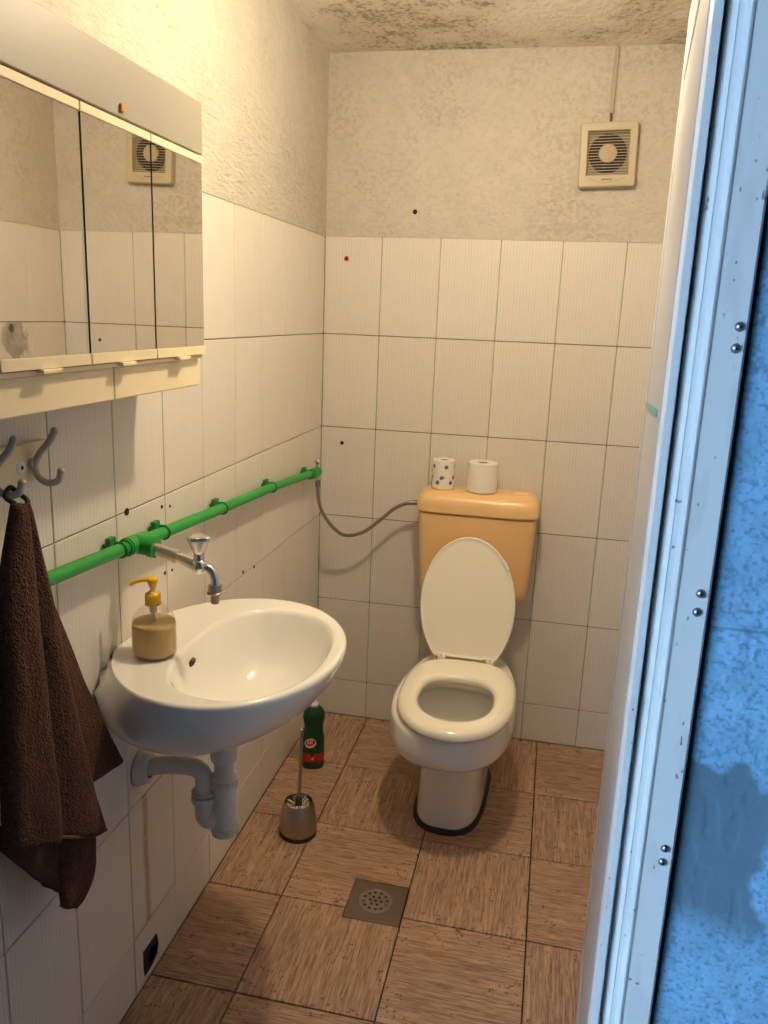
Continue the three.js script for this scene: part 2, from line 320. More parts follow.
// door: white frame with screws, leaf folded back into the room
{
  const door = structure('door_1', 'white door frame with a grey leaf opened into the room', 'door');
  const dirt = colorTex(256, 2048, (u, v) => {   // scuffs and specks on the white paint
    const x = u * 0.09, y = v * 2.1, n = fbm(x * 60, y * 14, 3, 256, 256, 111), sp = fbm(x * 190 + 5, y * 120, 2, 256, 256, 115);
    const m = clamp(0.75 * smooth(0.80, 0.86, sp) * smooth(0.5, 0.6, n) + 0.08 * smooth(0.55, 0.75, n));
    return [0.87, 0.88, 0.88].map((k, i) => lerp(k, [0.12, 0.11, 0.12][i], m));
  }, false);
  const white = new THREE.MeshPhysicalMaterial({ map: dirt, roughness: 0.35, specularIntensity: 0.6 }), seal = mat([0.012, 0.014, 0.02], 0.7), leafWhite = phys([0.46, 0.455, 0.475], 0.3, { specularIntensity: 0.8 });
  const Z = 1.93;
  // profile of the frame in plan, (x, z): lip, groove, slanted step, bead, flat face
  const prof = [[0.9237, 1.90], [0.9237, Z - 0.004], [0.9245, Z - 0.003], [0.9320, Z - 0.003], [0.9328, Z - 0.004], [0.9330, Z - 0.030], [0.9380, Z - 0.030], [0.9384, Z - 0.014], [0.9459, Z - 0.006], [0.9465, Z - 0.007], [0.9522, Z - 0.007], [0.9545, Z + 0.001], [0.9562, Z + 0.003], [0.9585, Z + 0.002], [0.9600, Z], [0.9900, Z], [0.9926, Z - 0.003], [0.9926, 1.86], [0.9400, 1.86], [0.9400, 1.90]];
  const jambGeo = (y0, y1) => {
    const s = new THREE.Shape(prof.map(([x, z]) => new THREE.Vector2(x, -z)));
    const g = new THREE.ExtrudeGeometry(s, { depth: y1 - y0, bevelEnabled: false }); g.rotateX(-Math.PI / 2); g.translate(0, y0, 0);
    return faceUV(g, 'x', 0.92, 1.01, 'y', 0, 2.1);
  };
  add('jamb', jambGeo(-0.01, 2.112), white, door);
  add('jamb', faceUV(box(0.001, 0.012, -0.01, 2.112, 1.908, Z, 0.002), 'x', 0, 0.09, 'y', 0, 2.1), white, door);
  add('frame_head', faceUV(box(0.0, 0.9926, 2.08, 2.114, 1.86, Z, 0.004), 'x', 0, 0.99, 'y', 0, 2.1), white, door);
  add('sealing_strip', box(0.9926, 1.006, -0.01, 2.114, 1.87, ZF - 0.006), seal, door);
  const steel = mat([0.45, 0.46, 0.48], 0.28, { metalness: 1 });
  for (const [x, y] of [[0.984, 1.531], [0.983, 1.510], [0.982, 1.253], [0.981, 1.232], [0.982, 0.941], [0.981, 0.923]]) {
    const s = add('screw', lathe([[0, 0.0042], [0.0024, 0.0038], [0.0042, 0.0024], [0.0052, 0.0004], [0.0052, 0]], 20), steel, door); s.rotation.x = Math.PI / 2; s.position.set(x, y, Z);
    add('screw_slot', new THREE.CylinderGeometry(0.0013, 0.0013, 0.0006, 6).translate(0, 0.0042, 0), seal, s);
  }
  const hinge = V(0.9245, 0, 1.898), far = V(0.993, 0, 1.095), len = hinge.distanceTo(far), th = 0.04;
  const leaf = add('leaf', merge([box(0, len, 0.012, 2.07, 0, th, 0.003), box(0.0, 0.11, 0.012, 2.07, -0.002, 0.01, 0.002), box(len - 0.11, len, 0.012, 2.07, -0.002, 0.01, 0.002), box(0.1, len - 0.1, 1.94, 2.07, -0.002, 0.01, 0.002), box(0.1, len - 0.1, 0.012, 0.15, -0.002, 0.01, 0.002)]), leafWhite, door);
  leaf.position.copy(hinge); leaf.rotation.y = Math.atan2(-(far.z - hinge.z), far.x - hinge.x);
  // in the leaf's own axes +z is its far side, so mirror: the face towards the room is at z = 0
  leaf.scale.z = 1;
  const tp = add('tape_strip', box(0, 0.62, -0.004, 0.004, -0.0032, -0.0022), mat([0.05, 0.33, 0.33], 0.4), leaf); tp.position.set(0.06, 1.432, 0); tp.rotation.z = -0.075;
}

// ---------------------------------------------------------------- ceiling lamp (just above the frame)
{
  const lamp = thing('ceiling_lamp', 'bare warm light bulb hanging from the ceiling', 'lamp', [BULB.x, CEIL, BULB.z]);
  add('ceiling_rose', lathe([[0, 0], [0.045, 0], [0.045, -0.012], [0.03, -0.022], [0, -0.024]].reverse()), mat([0.75, 0.72, 0.66], 0.5), lamp);
  add('socket', lathe([[0, -0.02], [0.02, -0.02], [0.021, -0.135], [0.017, -0.15], [0, -0.15]].reverse()), mat([0.7, 0.67, 0.6], 0.5), lamp);
  const r = 0.032, c = BULB.y - CEIL;
  const pts = []; for (let i = 0; i <= 14; i++) { const a = Math.PI * (0.0 + 0.86 * i / 14); pts.push([Math.max(0.0001, Math.sin(a) * r), c - Math.cos(a) * r]); } pts.push([0.013, c + 0.045], [0.013, -0.15]);
  add('bulb', lathe(pts), new THREE.MeshStandardMaterial({ color: C(1, 0.95, 0.85), emissive: BULB_COLOR, emissiveIntensity: 6, roughness: 0.4 }), lamp);
  const L = new THREE.PointLight(BULB_COLOR, BULB_CANDELA, 0, 2); L.position.set(0, c, 0); L.castShadow = true; L.shadow.radius = 1.5; L.shadow.bias = -0.001; lamp.add(L);
}

// ---------------------------------------------------------------- shared object materials
const porcelain = phys([0.84, 0.82, 0.77], 0.12, { clearcoat: 0.6, clearcoatRoughness: 0.05 });
const whitePlastic = phys([0.80, 0.77, 0.70], 0.3);
const chrome = mat([0.72, 0.71, 0.69], 0.16, { metalness: 1 });
const darkSteel = mat([0.42, 0.39, 0.35], 0.34, { metalness: 1 });

// ---------------------------------------------------------------- toilet
const TX = 0.603;
function egg(y, zb, zf, w, n = 72, sq = 2.0, wide = 0.5, rear = sq + 1.0) {   // closed outline, blunt behind, round in front; `wide` is where it is widest
  const zc = lerp(zb, zf, wide), out = [];
  for (let i = 0; i < n; i++) {
    const a = i / n * 2 * Math.PI, c = Math.cos(a), s = Math.sin(a), e = c < 0 ? 2 / rear : 2 / sq;
    const cz = Math.sign(c) * Math.pow(Math.abs(c), e), sx = Math.sign(s) * Math.pow(Math.abs(s), e);
    out.push(V(w * sx, y, zc + cz * (c < 0 ? zc - zb : zf - zc)));
  }
  return out;
}
{
  const t = thing('toilet', 'white porcelain toilet bowl with its lid up, below the tan cistern', 'toilet', [TX, 0, 0]);
  const R = [egg(0.004, 0.20, 0.640, 0.104, 72, 2.9), egg(0.02, 0.20, 0.638, 0.103, 72, 2.9), egg(0.12, 0.20, 0.632, 0.099, 72, 2.9), egg(0.262, 0.20, 0.636, 0.100, 72, 2.9), egg(0.273, 0.19, 0.650, 0.112, 72, 2.8), egg(0.277, 0.16, 0.700, 0.145, 72, 2.6), egg(0.283, 0.13, 0.755, 0.169, 72, 2.5, 0.56, 2.6), egg(0.296, 0.11, 0.785, 0.182, 72, 2.4, 0.58, 2.3), egg(0.315, 0.10, 0.800, 0.186, 72, 2.35, 0.6, 2.1), egg(0.345, 0.10, 0.806, 0.187, 72, 2.25, 0.6, 2.0), egg(0.385, 0.10, 0.806, 0.186, 72, 2.2, 0.6, 2.0), egg(0.397, 0.104, 0.800, 0.182, 72, 2.2, 0.6, 2.0), egg(0.401, 0.112, 0.790, 0.174, 72, 2.2, 0.6, 2.0),
    egg(0.401, 0.36, 0.750, 0.140, 72, 2, 0.5), egg(0.394, 0.375, 0.742, 0.130), egg(0.36, 0.378, 0.740, 0.128), egg(0.352, 0.37, 0.745, 0.133), egg(0.345, 0.38, 0.738, 0.126), egg(0.29, 0.39, 0.70, 0.108), egg(0.245, 0.40, 0.64, 0.082), egg(0.215, 0.41, 0.57, 0.055), egg(0.20, 0.42, 0.53, 0.04)];
  const turn = (g) => g.translate(0, 0, -0.25).rotateY(-0.038).translate(0, 0, 0.25);
  add('bowl', turn(loft(R, true, true, true)), porcelain, t);
  add('water', turn(loft([egg(0.232, 0.402, 0.612, 0.07)], true, false, true)), phys([0.9, 0.9, 0.85], 0.03, { transmission: 1, thickness: 0, ior: 1.33 }), t);
  // dark smeared sealant round the foot
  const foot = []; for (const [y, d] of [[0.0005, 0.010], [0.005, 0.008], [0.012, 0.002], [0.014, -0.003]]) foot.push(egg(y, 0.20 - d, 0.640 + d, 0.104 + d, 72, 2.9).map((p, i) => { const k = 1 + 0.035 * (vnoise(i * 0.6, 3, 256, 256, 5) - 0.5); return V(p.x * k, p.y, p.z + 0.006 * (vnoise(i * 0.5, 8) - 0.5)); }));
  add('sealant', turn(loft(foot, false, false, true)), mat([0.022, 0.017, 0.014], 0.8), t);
  // seat ring
  const so = (y, d, tw = 0) => egg(y, 0.318 + d, 0.822 - d, 0.174 - d, 72, 2.15, 0.5), si = (y, d) => egg(y, 0.458 - d, 0.742 + d, 0.110 + d, 72, 2.0, 0.5);
  const sr = [so(0.406, 0.012), so(0.408, 0.003), so(0.415, 0), so(0.426, 0.002), so(0.434, 0.010), so(0.438, 0.022), si(0.438, 0.020), si(0.434, 0.008), si(0.426, 0.001), si(0.416, 0), si(0.406, 0.008), so(0.406, 0.012)];
  const seatMat = phys([0.90, 0.85, 0.72], 0.2, { clearcoat: 0.3, clearcoatRoughness: 0.1 });
  add('seat', loft(sr, false, false, true), seatMat, t);
  // lid, standing against the cistern; we look at its inner side
  const outline = (d) => { const o = []; const n = 72; for (let i = 0; i < n; i++) { const a = i / n * 2 * Math.PI, c = Math.cos(a), s = Math.sin(a), yc = 0.185; let x = (0.161 - d) * s * (1 + (c < 0 ? 0.0 : 0)), y = yc + (c > 0 ? 0.232 - d : 0.245 - d) * c; y = Math.max(y, d); o.push([x, y]); } return o; };
  const lr = (z, d) => outline(d).map(([x, y]) => V(x, y, z));
  const lidG = loft([lr(-0.011, 0.012), lr(-0.010, 0.004), lr(-0.004, 0.0), lr(0.004, 0.0), lr(0.008, 0.0025), lr(0.008, 0.006), lr(0.005, 0.009), lr(0.005, 0.02)], true, true, false);
  const lid = add('lid', lidG, seatMat, t); lid.scale.set(0.98, 0.965, 1); lid.position.set(-0.005, 0.432, 0.306); lid.rotation.set(-0.25, 0, 0.045, 'ZXY');
  for (const [x, y, r] of [[0.124, 0.325, 0.45], [-0.09, 0.06, 0.3]]) { if (y < 0.1) continue; const b = add('bumper', new RoundedBoxGeometry(0.012, 0.036, 0.009, 2, 0.004), seatMat, lid); b.position.set(x, y, 0.008); b.rotation.z = -r * -1; }
  for (const x of [-0.082, 0.078]) { add('hinge', merge([box(x - 0.014, x + 0.014, 0.402, 0.44, 0.292, 0.325, 0.006), rod([x - 0.02, 0.438, 0.308], [x + 0.02, 0.438, 0.308], 0.007)]), whitePlastic, t); add('hinge_screw', new THREE.CylinderGeometry(0.0028, 0.0028, 0.002, 10).translate(x, 0.4405, 0.322), mat([0.18, 0.12, 0.07], 0.6), t); }
  add('hinge_bar', rod([-0.06, 0.437, 0.312], [0.055, 0.437, 0.312], 0.0045), seatMat, t);
}
// flush pipe and cistern
{
  const c = thing('cistern', 'tan plastic toilet cistern on the back wall', 'cistern', [0.591, 0.579, 0]); c.scale.set(1.02, 1.048, 1);
  const tan = phys([0.84, 0.54, 0.25], 0.3, { clearcoat: 0.25, clearcoatRoughness: 0.2 });
  const rr = (y, hw, z0, z1, e = 5.5, n = 80) => { const o = []; for (let i = 0; i < n; i++) { const a = i / n * 2 * Math.PI, c = Math.cos(a), s = Math.sin(a); o.push(V(hw * Math.sign(s) * Math.pow(Math.abs(s), 2 / e), y, (z0 + z1) / 2 + (z1 - z0) / 2 * Math.sign(c) * Math.pow(Math.abs(c), 2 / e))); } return o; };
  add('tank', loft([rr(0.0, 0.150, 0.022, 0.13), rr(0.006, 0.166, 0.016, 0.148), rr(0.020, 0.178, 0.012, 0.158), rr(0.05, 0.184, 0.01, 0.162), rr(0.15, 0.190, 0.008, 0.164), rr(0.283, 0.197, 0.006, 0.167), rr(0.289, 0.195, 0.008, 0.165)], true, true, true), tan, c);
  add('cistern_lid', loft([rr(0.290, 0.195, 0.008, 0.165), rr(0.291, 0.203, 0.004, 0.172), rr(0.297, 0.2045, 0.004, 0.1735), rr(0.318, 0.203, 0.004, 0.172), rr(0.336, 0.199, 0.005, 0.167), rr(0.349, 0.190, 0.008, 0.156), rr(0.356, 0.176, 0.014, 0.140), rr(0.3585, 0.155, 0.025, 0.12)], true, true, true), tan, c);
  add('flush_button', merge([box(0.11, 0.165, 0.352, 0.362, 0.05, 0.085, 0.004)]), tan, c);
  add('flush_pipe', tube([[0, 0.005, 0.075], [0, -0.08, 0.075], [0, -0.135, 0.078], [0, -0.162, 0.082]], 0.024), whitePlastic, c);
}
// toilet rolls
function roll(name, label, x, z, y, r, rc, h, m) {
  const t = thing(name, label, 'toilet roll', [x, y, z], 'toilet rolls on the cistern');
  add('paper', lathe([[rc, 0.001], [r - 0.002, 0], [r, 0.003], [r, h - 0.003], [r - 0.002, h], [rc + 0.001, h], [rc, h - 0.002], [rc, 0.001]], 56), m, t);
  add('cardboard_core', lathe([[rc - 0.0002, 0.002], [rc - 0.0002, h - 0.003], [rc - 0.0014, h - 0.003], [rc - 0.0014, 0.002], [rc - 0.0002, 0.002]], 40), mat([0.24, 0.16, 0.09], 0.9), t);
  return t;
}
{
  const cv = document.createElement('canvas'); cv.width = 512; cv.height = 256; const g = cv.getContext('2d');
  g.fillStyle = '#e9e4da'; g.fillRect(0, 0, 512, 256);
  const flower = (x, y, s) => { for (let k = 0; k < 5; k++) { const a = k * 1.257 + 0.4; g.fillStyle = ['#4a55a8', '#6f79c0', '#3c458f', '#8e96cf', '#565fae'][k]; g.beginPath(); g.arc(x + Math.cos(a) * 9 * s, y + Math.sin(a) * 12 * s, 7 * s, 0, 7); g.fill(); } g.fillStyle = '#2e3578'; g.beginPath(); g.arc(x, y, 5 * s, 0, 7); g.fill(); g.fillStyle = '#8a9a70'; g.fillRect(x + 10 * s, y + 8 * s, 8 * s, 4 * s); };
  for (let i = 0; i < 5; i++) { flower(30 + i * 102, 62, 1); flower(72 + i * 102, 190, 1.05); flower(100 + i * 102, 150, 0.9); flower(6 + i * 102, 148, 0.8); }
  const tx = new THREE.CanvasTexture(cv); tx.colorSpace = THREE.SRGBColorSpace; tx.wrapS = THREE.RepeatWrapping;
  const printed = new THREE.MeshStandardMaterial({ map: tx, roughness: 0.9 });
  const h = 0.1, r = 0.038, a = roll('toilet_roll', 'narrow toilet roll printed with blue flowers on the cistern', 0.463, 0.085, 0.9555, r, 0.017, h, printed);
  { const u = a.children[0].geometry, p = u.attributes.position, uv = u.attributes.uv; for (let i = 0; i < p.count; i++) { const rr = Math.hypot(p.getX(i), p.getZ(i)); uv.setXY(i, uv.getX(i), rr > r - 0.0025 ? 0.04 + 0.92 * p.getY(i) / h : 0.005); } }
  roll('toilet_roll', 'wide plain white toilet roll on the cistern', 0.597, 0.088, 0.9555, 0.052, 0.02, 0.1, new THREE.MeshStandardMaterial({ color: C(0.84, 0.80, 0.72), roughness: 0.95, bumpMap: grayTex(64, 256, (u, v) => fbm(u * 4, v * 26, 2, 4, 26, 4)), bumpScale: 0.002 }));
}

// ---------------------------------------------------------------- washbasin
const BZ = 1.352;
{
  const b = thing('washbasin', 'white oval wall washbasin under the tap', 'washbasin', [0, 0, BZ]);
  const N = 96;
  const D = (y, X, Z, xc, bk = 1.32) => { const o = []; for (let i = 0; i < N; i++) { const a = i / N * 2 * Math.PI, c = Math.cos(a), s = Math.sin(a); const x = c > 0 ? xc + (X - xc) * c : xc + xc * bk * c; o.push(V(Math.max(0.001, x), y, Z * s)); } return o; };
  const I = (y, k, dx = 0, kz = k) => { const o = []; for (let i = 0; i < N; i++) { const a = i / N * 2 * Math.PI; const c = Math.cos(a), s = Math.sin(a); const p = c < 0 ? 0.78 : 0.95; o.push(V(0.268 + dx + (c > 0 ? 0.142 : 0.142) * k * Math.sign(c) * Math.pow(Math.abs(c), p), y, 0.006 + 0.226 * kz * Math.sign(s) * Math.pow(Math.abs(s), p))); } return o; };
  const R = [D(0.676, 0.20, 0.10, 0.085), D(0.680, 0.235, 0.13, 0.11), D(0.692, 0.275, 0.165, 0.14), D(0.712, 0.315, 0.196, 0.16), D(0.739, 0.355, 0.225, 0.18), D(0.772, 0.395, 0.250, 0.20), D(0.808, 0.423, 0.267, 0.213), D(0.834, 0.435, 0.275, 0.219, 1.2), D(0.850, 0.441, 0.279, 0.221, 1.1), D(0.858, 0.441, 0.279, 0.221, 1.05), D(0.8625, 0.437, 0.276, 0.22, 1.05), D(0.864, 0.430, 0.271, 0.218, 1.05),
    I(0.8605, 1.03), I(0.858, 1.0), I(0.850, 0.975), I(0.835, 0.945), I(0.80, 0.87), I(0.765, 0.76, -0.005), I(0.74, 0.62, -0.012), I(0.724, 0.44, -0.02), I(0.716, 0.24, -0.03), I(0.713, 0.15, -0.035, 0.1)];
  add('basin', loft(R, true, true, true), porcelain, b);
  const hole = add('overflow_hole', new THREE.CylinderGeometry(0.0105, 0.0105, 0.006, 24), mat([0.10, 0.055, 0.025], 0.6), b); hole.rotation.set(0, 0, Math.PI / 2 - 0.35); hole.position.set(0.1385, 0.827, 0.036);
  add('overflow_inside', new THREE.CylinderGeometry(0.007, 0.007, 0.0066, 20), holeMat, hole);
  add('drain_ring', lathe([[0.008, 0.712], [0.012, 0.7155], [0.022, 0.7165], [0.027, 0.714], [0.028, 0.711]], 30).translate(0.233, 0, 0.006), chrome, b);
  add('sealant_line', tube([[0.002, 0.855, -0.11], [0.002, 0.862, 0], [0.002, 0.855, 0.11]], 0.003, 20, 8), mat([0.10, 0.075, 0.05], 0.9), b);
  // drops lying in the bowl
}
// waste pipe with bottle trap
{
  const w = thing('waste_trap', 'grey plastic waste pipe and trap under the washbasin', 'drain pipe', [0, 0, BZ]);
  const pvc = phys([0.64, 0.60, 0.53], 0.42);
  const tx = 0.195, z = 0.012;
  add('tailpiece', merge([rod([tx, 0.545, z], [tx, 0.674, z], 0.0205), lathe([[0.0205, 0.602], [0.027, 0.604], [0.029, 0.62], [0.029, 0.635], [0.023, 0.640]], 30).translate(tx, 0, z)]), pvc, w);
  const nut = (cx, cy, cz, r, h) => { const l = [new THREE.CylinderGeometry(r, r, h, 30).translate(cx, cy, cz)]; for (let k = 0; k < 14; k++) { const a = k / 14 * 6.283; l.push(new THREE.BoxGeometry(0.0035, h * 0.8, 0.0035).rotateY(-a).translate(cx + Math.cos(a) * r, cy, cz + Math.sin(a) * r)); } return l; };
  add('upper_nut', merge([...nut(tx, 0.552, z, 0.0275, 0.018), lathe([[0.0205, 0.568], [0.026, 0.565], [0.030, 0.563], [0.030, 0.560], [0.026, 0.559]], 30).translate(tx, 0, z)]), pvc, w);
  add('trap_cup', lathe([[0.0, 0.428], [0.022, 0.429], [0.0245, 0.436], [0.026, 0.47], [0.026, 0.542], [0.023, 0.544]], 34).translate(tx, 0, z), pvc, w);
  add('bottom_nut', merge(nut(tx, 0.437, z, 0.0278, 0.017)), pvc, w);
  // side arm: out of the cup, up, and over to the wall
  const az = 0.024, ax = 0.155;
  add('side_elbow', tube([[tx - 0.014, 0.476, z + 0.003], [ax + 0.012, 0.462, az], [ax + 0.002, 0.468, az], [ax, 0.49, az], [ax, 0.518, az]], 0.0205, 40, 18), pvc, w);
  add('side_nut', merge([...nut(ax, 0.513, az, 0.0262, 0.015), lathe([[0.019, 0.527], [0.027, 0.526], [0.027, 0.530], [0.019, 0.532]], 28).translate(ax, 0, az)]), pvc, w);
  add('wall_arm', tube([[ax, 0.522, az], [ax, 0.552, az], [ax - 0.004, 0.568, az - 0.002], [ax - 0.02, 0.578, az - 0.004], [0.075, 0.572, az - 0.008], [0.02, 0.556, az - 0.012], [0.002, 0.551, az - 0.013]], 0.0188, 50, 18), pvc, w);
  const ros = add('wall_rosette', lathe([[0.0195, 0.026], [0.030, 0.026], [0.035, 0.016], [0.041, 0.004], [0.041, 0], [0.0195, 0]], 34), pvc, w); ros.rotation.z = -Math.PI / 2; ros.position.set(0.0005, 0.5525, 0.011);
}

// soap dispenser
{
  const s = thing('soap_dispenser', 'clear soap bottle with a yellow pump on the washbasin', 'soap dispenser', [0.086, 0.8638, 1.443]); s.scale.set(1.09, 0.97, 1.09);
  const prof = (d, top) => { const a = [[0.0001, d], [0.033 - d, d], [0.0385 - d, 0.004 + d], [0.040 - d, 0.010], [0.0395 - d, 0.062], [0.037 - d, 0.078], [0.030 - d, 0.092], [0.020 - d, 0.101], [0.0135 - d * 0.3, 0.106], [0.0135 - d * 0.3, 0.112]]; return a.filter((p) => p[1] <= top); };
  add('bottle', lathe(prof(0, 1), 48), phys([0.96, 0.95, 0.90], 0.08, { transmission: 1, thickness: 0, ior: 1.45 }), s);
  const lq = [...prof(0.0016, 0.068), [0.0374, 0.070], [0.0001, 0.070]];
  add('liquid_soap', lathe(lq, 48), phys([0.55, 0.36, 0.155], 0.4), s);
  const yellow = phys([0.85, 0.50, 0.015], 0.32);
  add('collar', lathe([[0.0001, 0.106], [0.0142, 0.106], [0.0142, 0.124], [0.013, 0.129], [0.009, 0.1305], [0.0085, 0.133], [0.0001, 0.134]], 30), yellow, s);
  add('dip_tube', rod([0, 0.01, 0], [0, 0.108, 0], 0.0035), phys([0.75, 0.68, 0.52], 0.4), s);
  add('pump_neck', merge([rod([0, 0.106, 0], [0, 0.09, 0], 0.007), ]), phys([0.72, 0.62, 0.48], 0.4), s);
  add('plunger', rod([0, 0.13, 0], [0, 0.144, 0], 0.0048), phys([0.80, 0.66, 0.35], 0.35), s);
  const head = add('pump_head', merge([lathe([[0.0001, 0.142], [0.006, 0.142], [0.0085, 0.150], [0.0105, 0.157], [0.0105, 0.160], [0.006, 0.163], [0.0001, 0.1635]], 24), tube([[0, 0.157, 0], [-0.014, 0.158, 0.008], [-0.026, 0.155, 0.015], [-0.033, 0.150, 0.019]], 0.0045, 16, 10)]), yellow, s);
}

// ---------------------------------------------------------------- green water pipe along the left wall
const greenPipe = phys([0.012, 0.29, 0.04], 0.42);
{
  const p = thing('water_pipe', 'green plastic water pipe clipped along the left wall', 'pipe', [0, 0, 0]);
  const Y = (z) => { const t = [[1.93, 1.101], [1.694, 1.090], [1.53, 1.080], [1.36, 1.0695], [1.017, 1.049], [0.626, 1.028], [0.36, 1.008], [0.208, 0.993], [0.165, 0.990]]; for (let i = 0; i + 1 < t.length; i++) if (z <= t[i][0] && z >= t[i + 1][0]) return lerp(t[i + 1][1], t[i][1], (z - t[i + 1][0]) / (t[i][0] - t[i + 1][0])); return t[0][1]; };
  const pts = []; for (let z = 1.85; z > 0.17; z -= 0.12) pts.push([0.031, Y(z), z]); pts.push([0.031, Y(0.165), 0.165]);
  add('pipe', tube(pts, 0.0128, 90, 18), greenPipe, p);
  const zt = 1.402, yt = Y(zt);
  add('tee', merge([rod([0.031, Y(zt + 0.036), zt + 0.036], [0.031, Y(zt - 0.036), zt - 0.036], 0.0185), rod([0.031, Y(zt + 0.042), zt + 0.042], [0.031, Y(zt - 0.042), zt - 0.042], 0.0165), rod([0.031, yt, zt], [0.068, yt - 0.003, zt], 0.0195), rod([0.06, yt - 0.002, zt], [0.074, yt - 0.003, zt], 0.022)]), greenPipe, p);
  for (const z of [1.462, 1.285, 0.975, 0.612, 0.240]) add('pipe_clip', merge([box(0.001, 0.02, Y(z) - 0.012, Y(z) + 0.012, z - 0.010, z + 0.010, 0.003), box(0.006, 0.018, Y(z) + 0.006, Y(z) + 0.023, z - 0.012, z + 0.012, 0.003), new THREE.TorusGeometry(0.0145, 0.0025, 8, 24).translate(0.031, Y(z), z)]), phys([0.012, 0.19, 0.045], 0.5), p);
  add('end_fitting', merge([rod([0.031, 0.9935, 0.215], [0.031, 0.990, 0.150], 0.0175), rod([0.031, 0.990, 0.165], [0.031, 1.004, 0.163], 0.014)]), greenPipe, p);
}
// tap
{
  const t = thing('tap', 'chrome wall tap with triangular handle above the washbasin', 'tap', [0, 0, 1.402]);
  add('extension', merge([rod([0.07, 1.0655, 0], [0.118, 1.054, 0], 0.0125), rod([0.086, 1.0617, 0], [0.092, 1.0603, 0], 0.0135), rod([0.112, 1.0555, 0], [0.120, 1.0535, 0], 0.0142, 0.0142, 6)]), mat([0.60, 0.55, 0.49], 0.3, { metalness: 1 }), t);
  add('body', merge([rod([0.116, 1.0545, 0], [0.160, 1.040, 0], 0.0095, 0.0125), new THREE.SphereGeometry(0.0165, 24, 16).translate(0.164, 1.040, 0), rod([0.164, 1.040, 0], [0.164, 1.064, 0], 0.012, 0.010)]), chrome, t);
  add('spout', tube([[0.166, 1.038, 0], [0.181, 1.038, 0], [0.192, 1.029, 0], [0.196, 1.016, 0], [0.196, 1.0, 0]], 0.0088, 40, 16), chrome, t);
  add('hose_nut', merge([new THREE.CylinderGeometry(0.0135, 0.0135, 0.017, 6).translate(0.196, 0.996, 0), new THREE.TorusGeometry(0.0135, 0.0025, 8, 24).rotateX(Math.PI / 2).translate(0.196, 0.988, 0)]), darkSteel, t);
  add('nozzle', lathe([[0.0075, 0.966], [0.0085, 0.969], [0.0085, 0.99], [0.006, 0.99], [0.006, 0.966], [0.0075, 0.966]], 20).translate(0.196, 0, 0), mat([0.50, 0.30, 0.18], 0.35, { metalness: 0.9 }), t);
  // three-lobed handle, wider at the top
  const tri = (y, r, sq) => { const o = []; for (let i = 0; i < 36; i++) { const a = i / 36 * 2 * Math.PI, rr = r * (1 + sq * Math.cos(3 * a)); o.push(V(0.164 + Math.cos(a) * rr, y, Math.sin(a) * rr)); } return o; };
  add('handle', loft([tri(1.062, 0.0095, 0.02), tri(1.070, 0.0115, 0.10), tri(1.092, 0.0195, 0.20), tri(1.098, 0.021, 0.20), tri(1.1015, 0.019, 0.18), tri(1.0985, 0.012, 0.1)], true, true, true), phys([0.70, 0.68, 0.65], 0.2, { metalness: 0.9 }), t);
}
// braided hose with angle valve
{
  const h = thing('supply_hose', 'braided metal hose running from the green pipe to the cistern', 'hose', [0, 0, 0]);
  const braid = grayTex(64, 64, (u, v) => 0.5 + 0.5 * Math.sin((u + v) * 6.2832 * 2) * Math.sin((u - v) * 6.2832 * 2)); braid.repeat.set(160, 4);
  const bm = new THREE.MeshStandardMaterial({ color: C(0.36, 0.31, 0.26), roughness: 0.45, metalness: 0.75, bumpMap: braid, bumpScale: 0.0012 });
  const pts = [[0.034, 0.965, 0.152], [0.036, 0.92, 0.155], [0.046, 0.862, 0.15], [0.079, 0.804, 0.14], [0.128, 0.766, 0.13], [0.191, 0.778, 0.12], [0.252, 0.827, 0.11], [0.302, 0.872, 0.1], [0.345, 0.892, 0.092], [0.377, 0.895, 0.088]];
  add('hose', tube(pts, 0.0062, 110, 12), bm, h);
  add('valve', merge([rod([0.031, 0.990, 0.152], [0.031, 0.989, 0.128], 0.0105, 0.0105, 6), rod([0.033, 0.995, 0.150], [0.033, 0.958, 0.152], 0.009), rod([0.031, 0.99, 0.150], [0.031, 1.018, 0.150], 0.0065), new THREE.SphereGeometry(0.011, 18, 12).translate(0.031, 1.026, 0.150)]), chrome, h);
  const endMat = mat([0.30, 0.26, 0.22], 0.4, { metalness: 0.9 });
  add('hose_end', rod([0.034, 0.962, 0.152], [0.035, 0.938, 0.154], 0.0088), endMat, h);
  add('hose_end', merge([rod([0.348, 0.893, 0.091], [0.372, 0.8952, 0.088], 0.008), rod([0.372, 0.8952, 0.088], [0.386, 0.896, 0.087], 0.0105, 0.0105, 6)]), endMat, h);
}

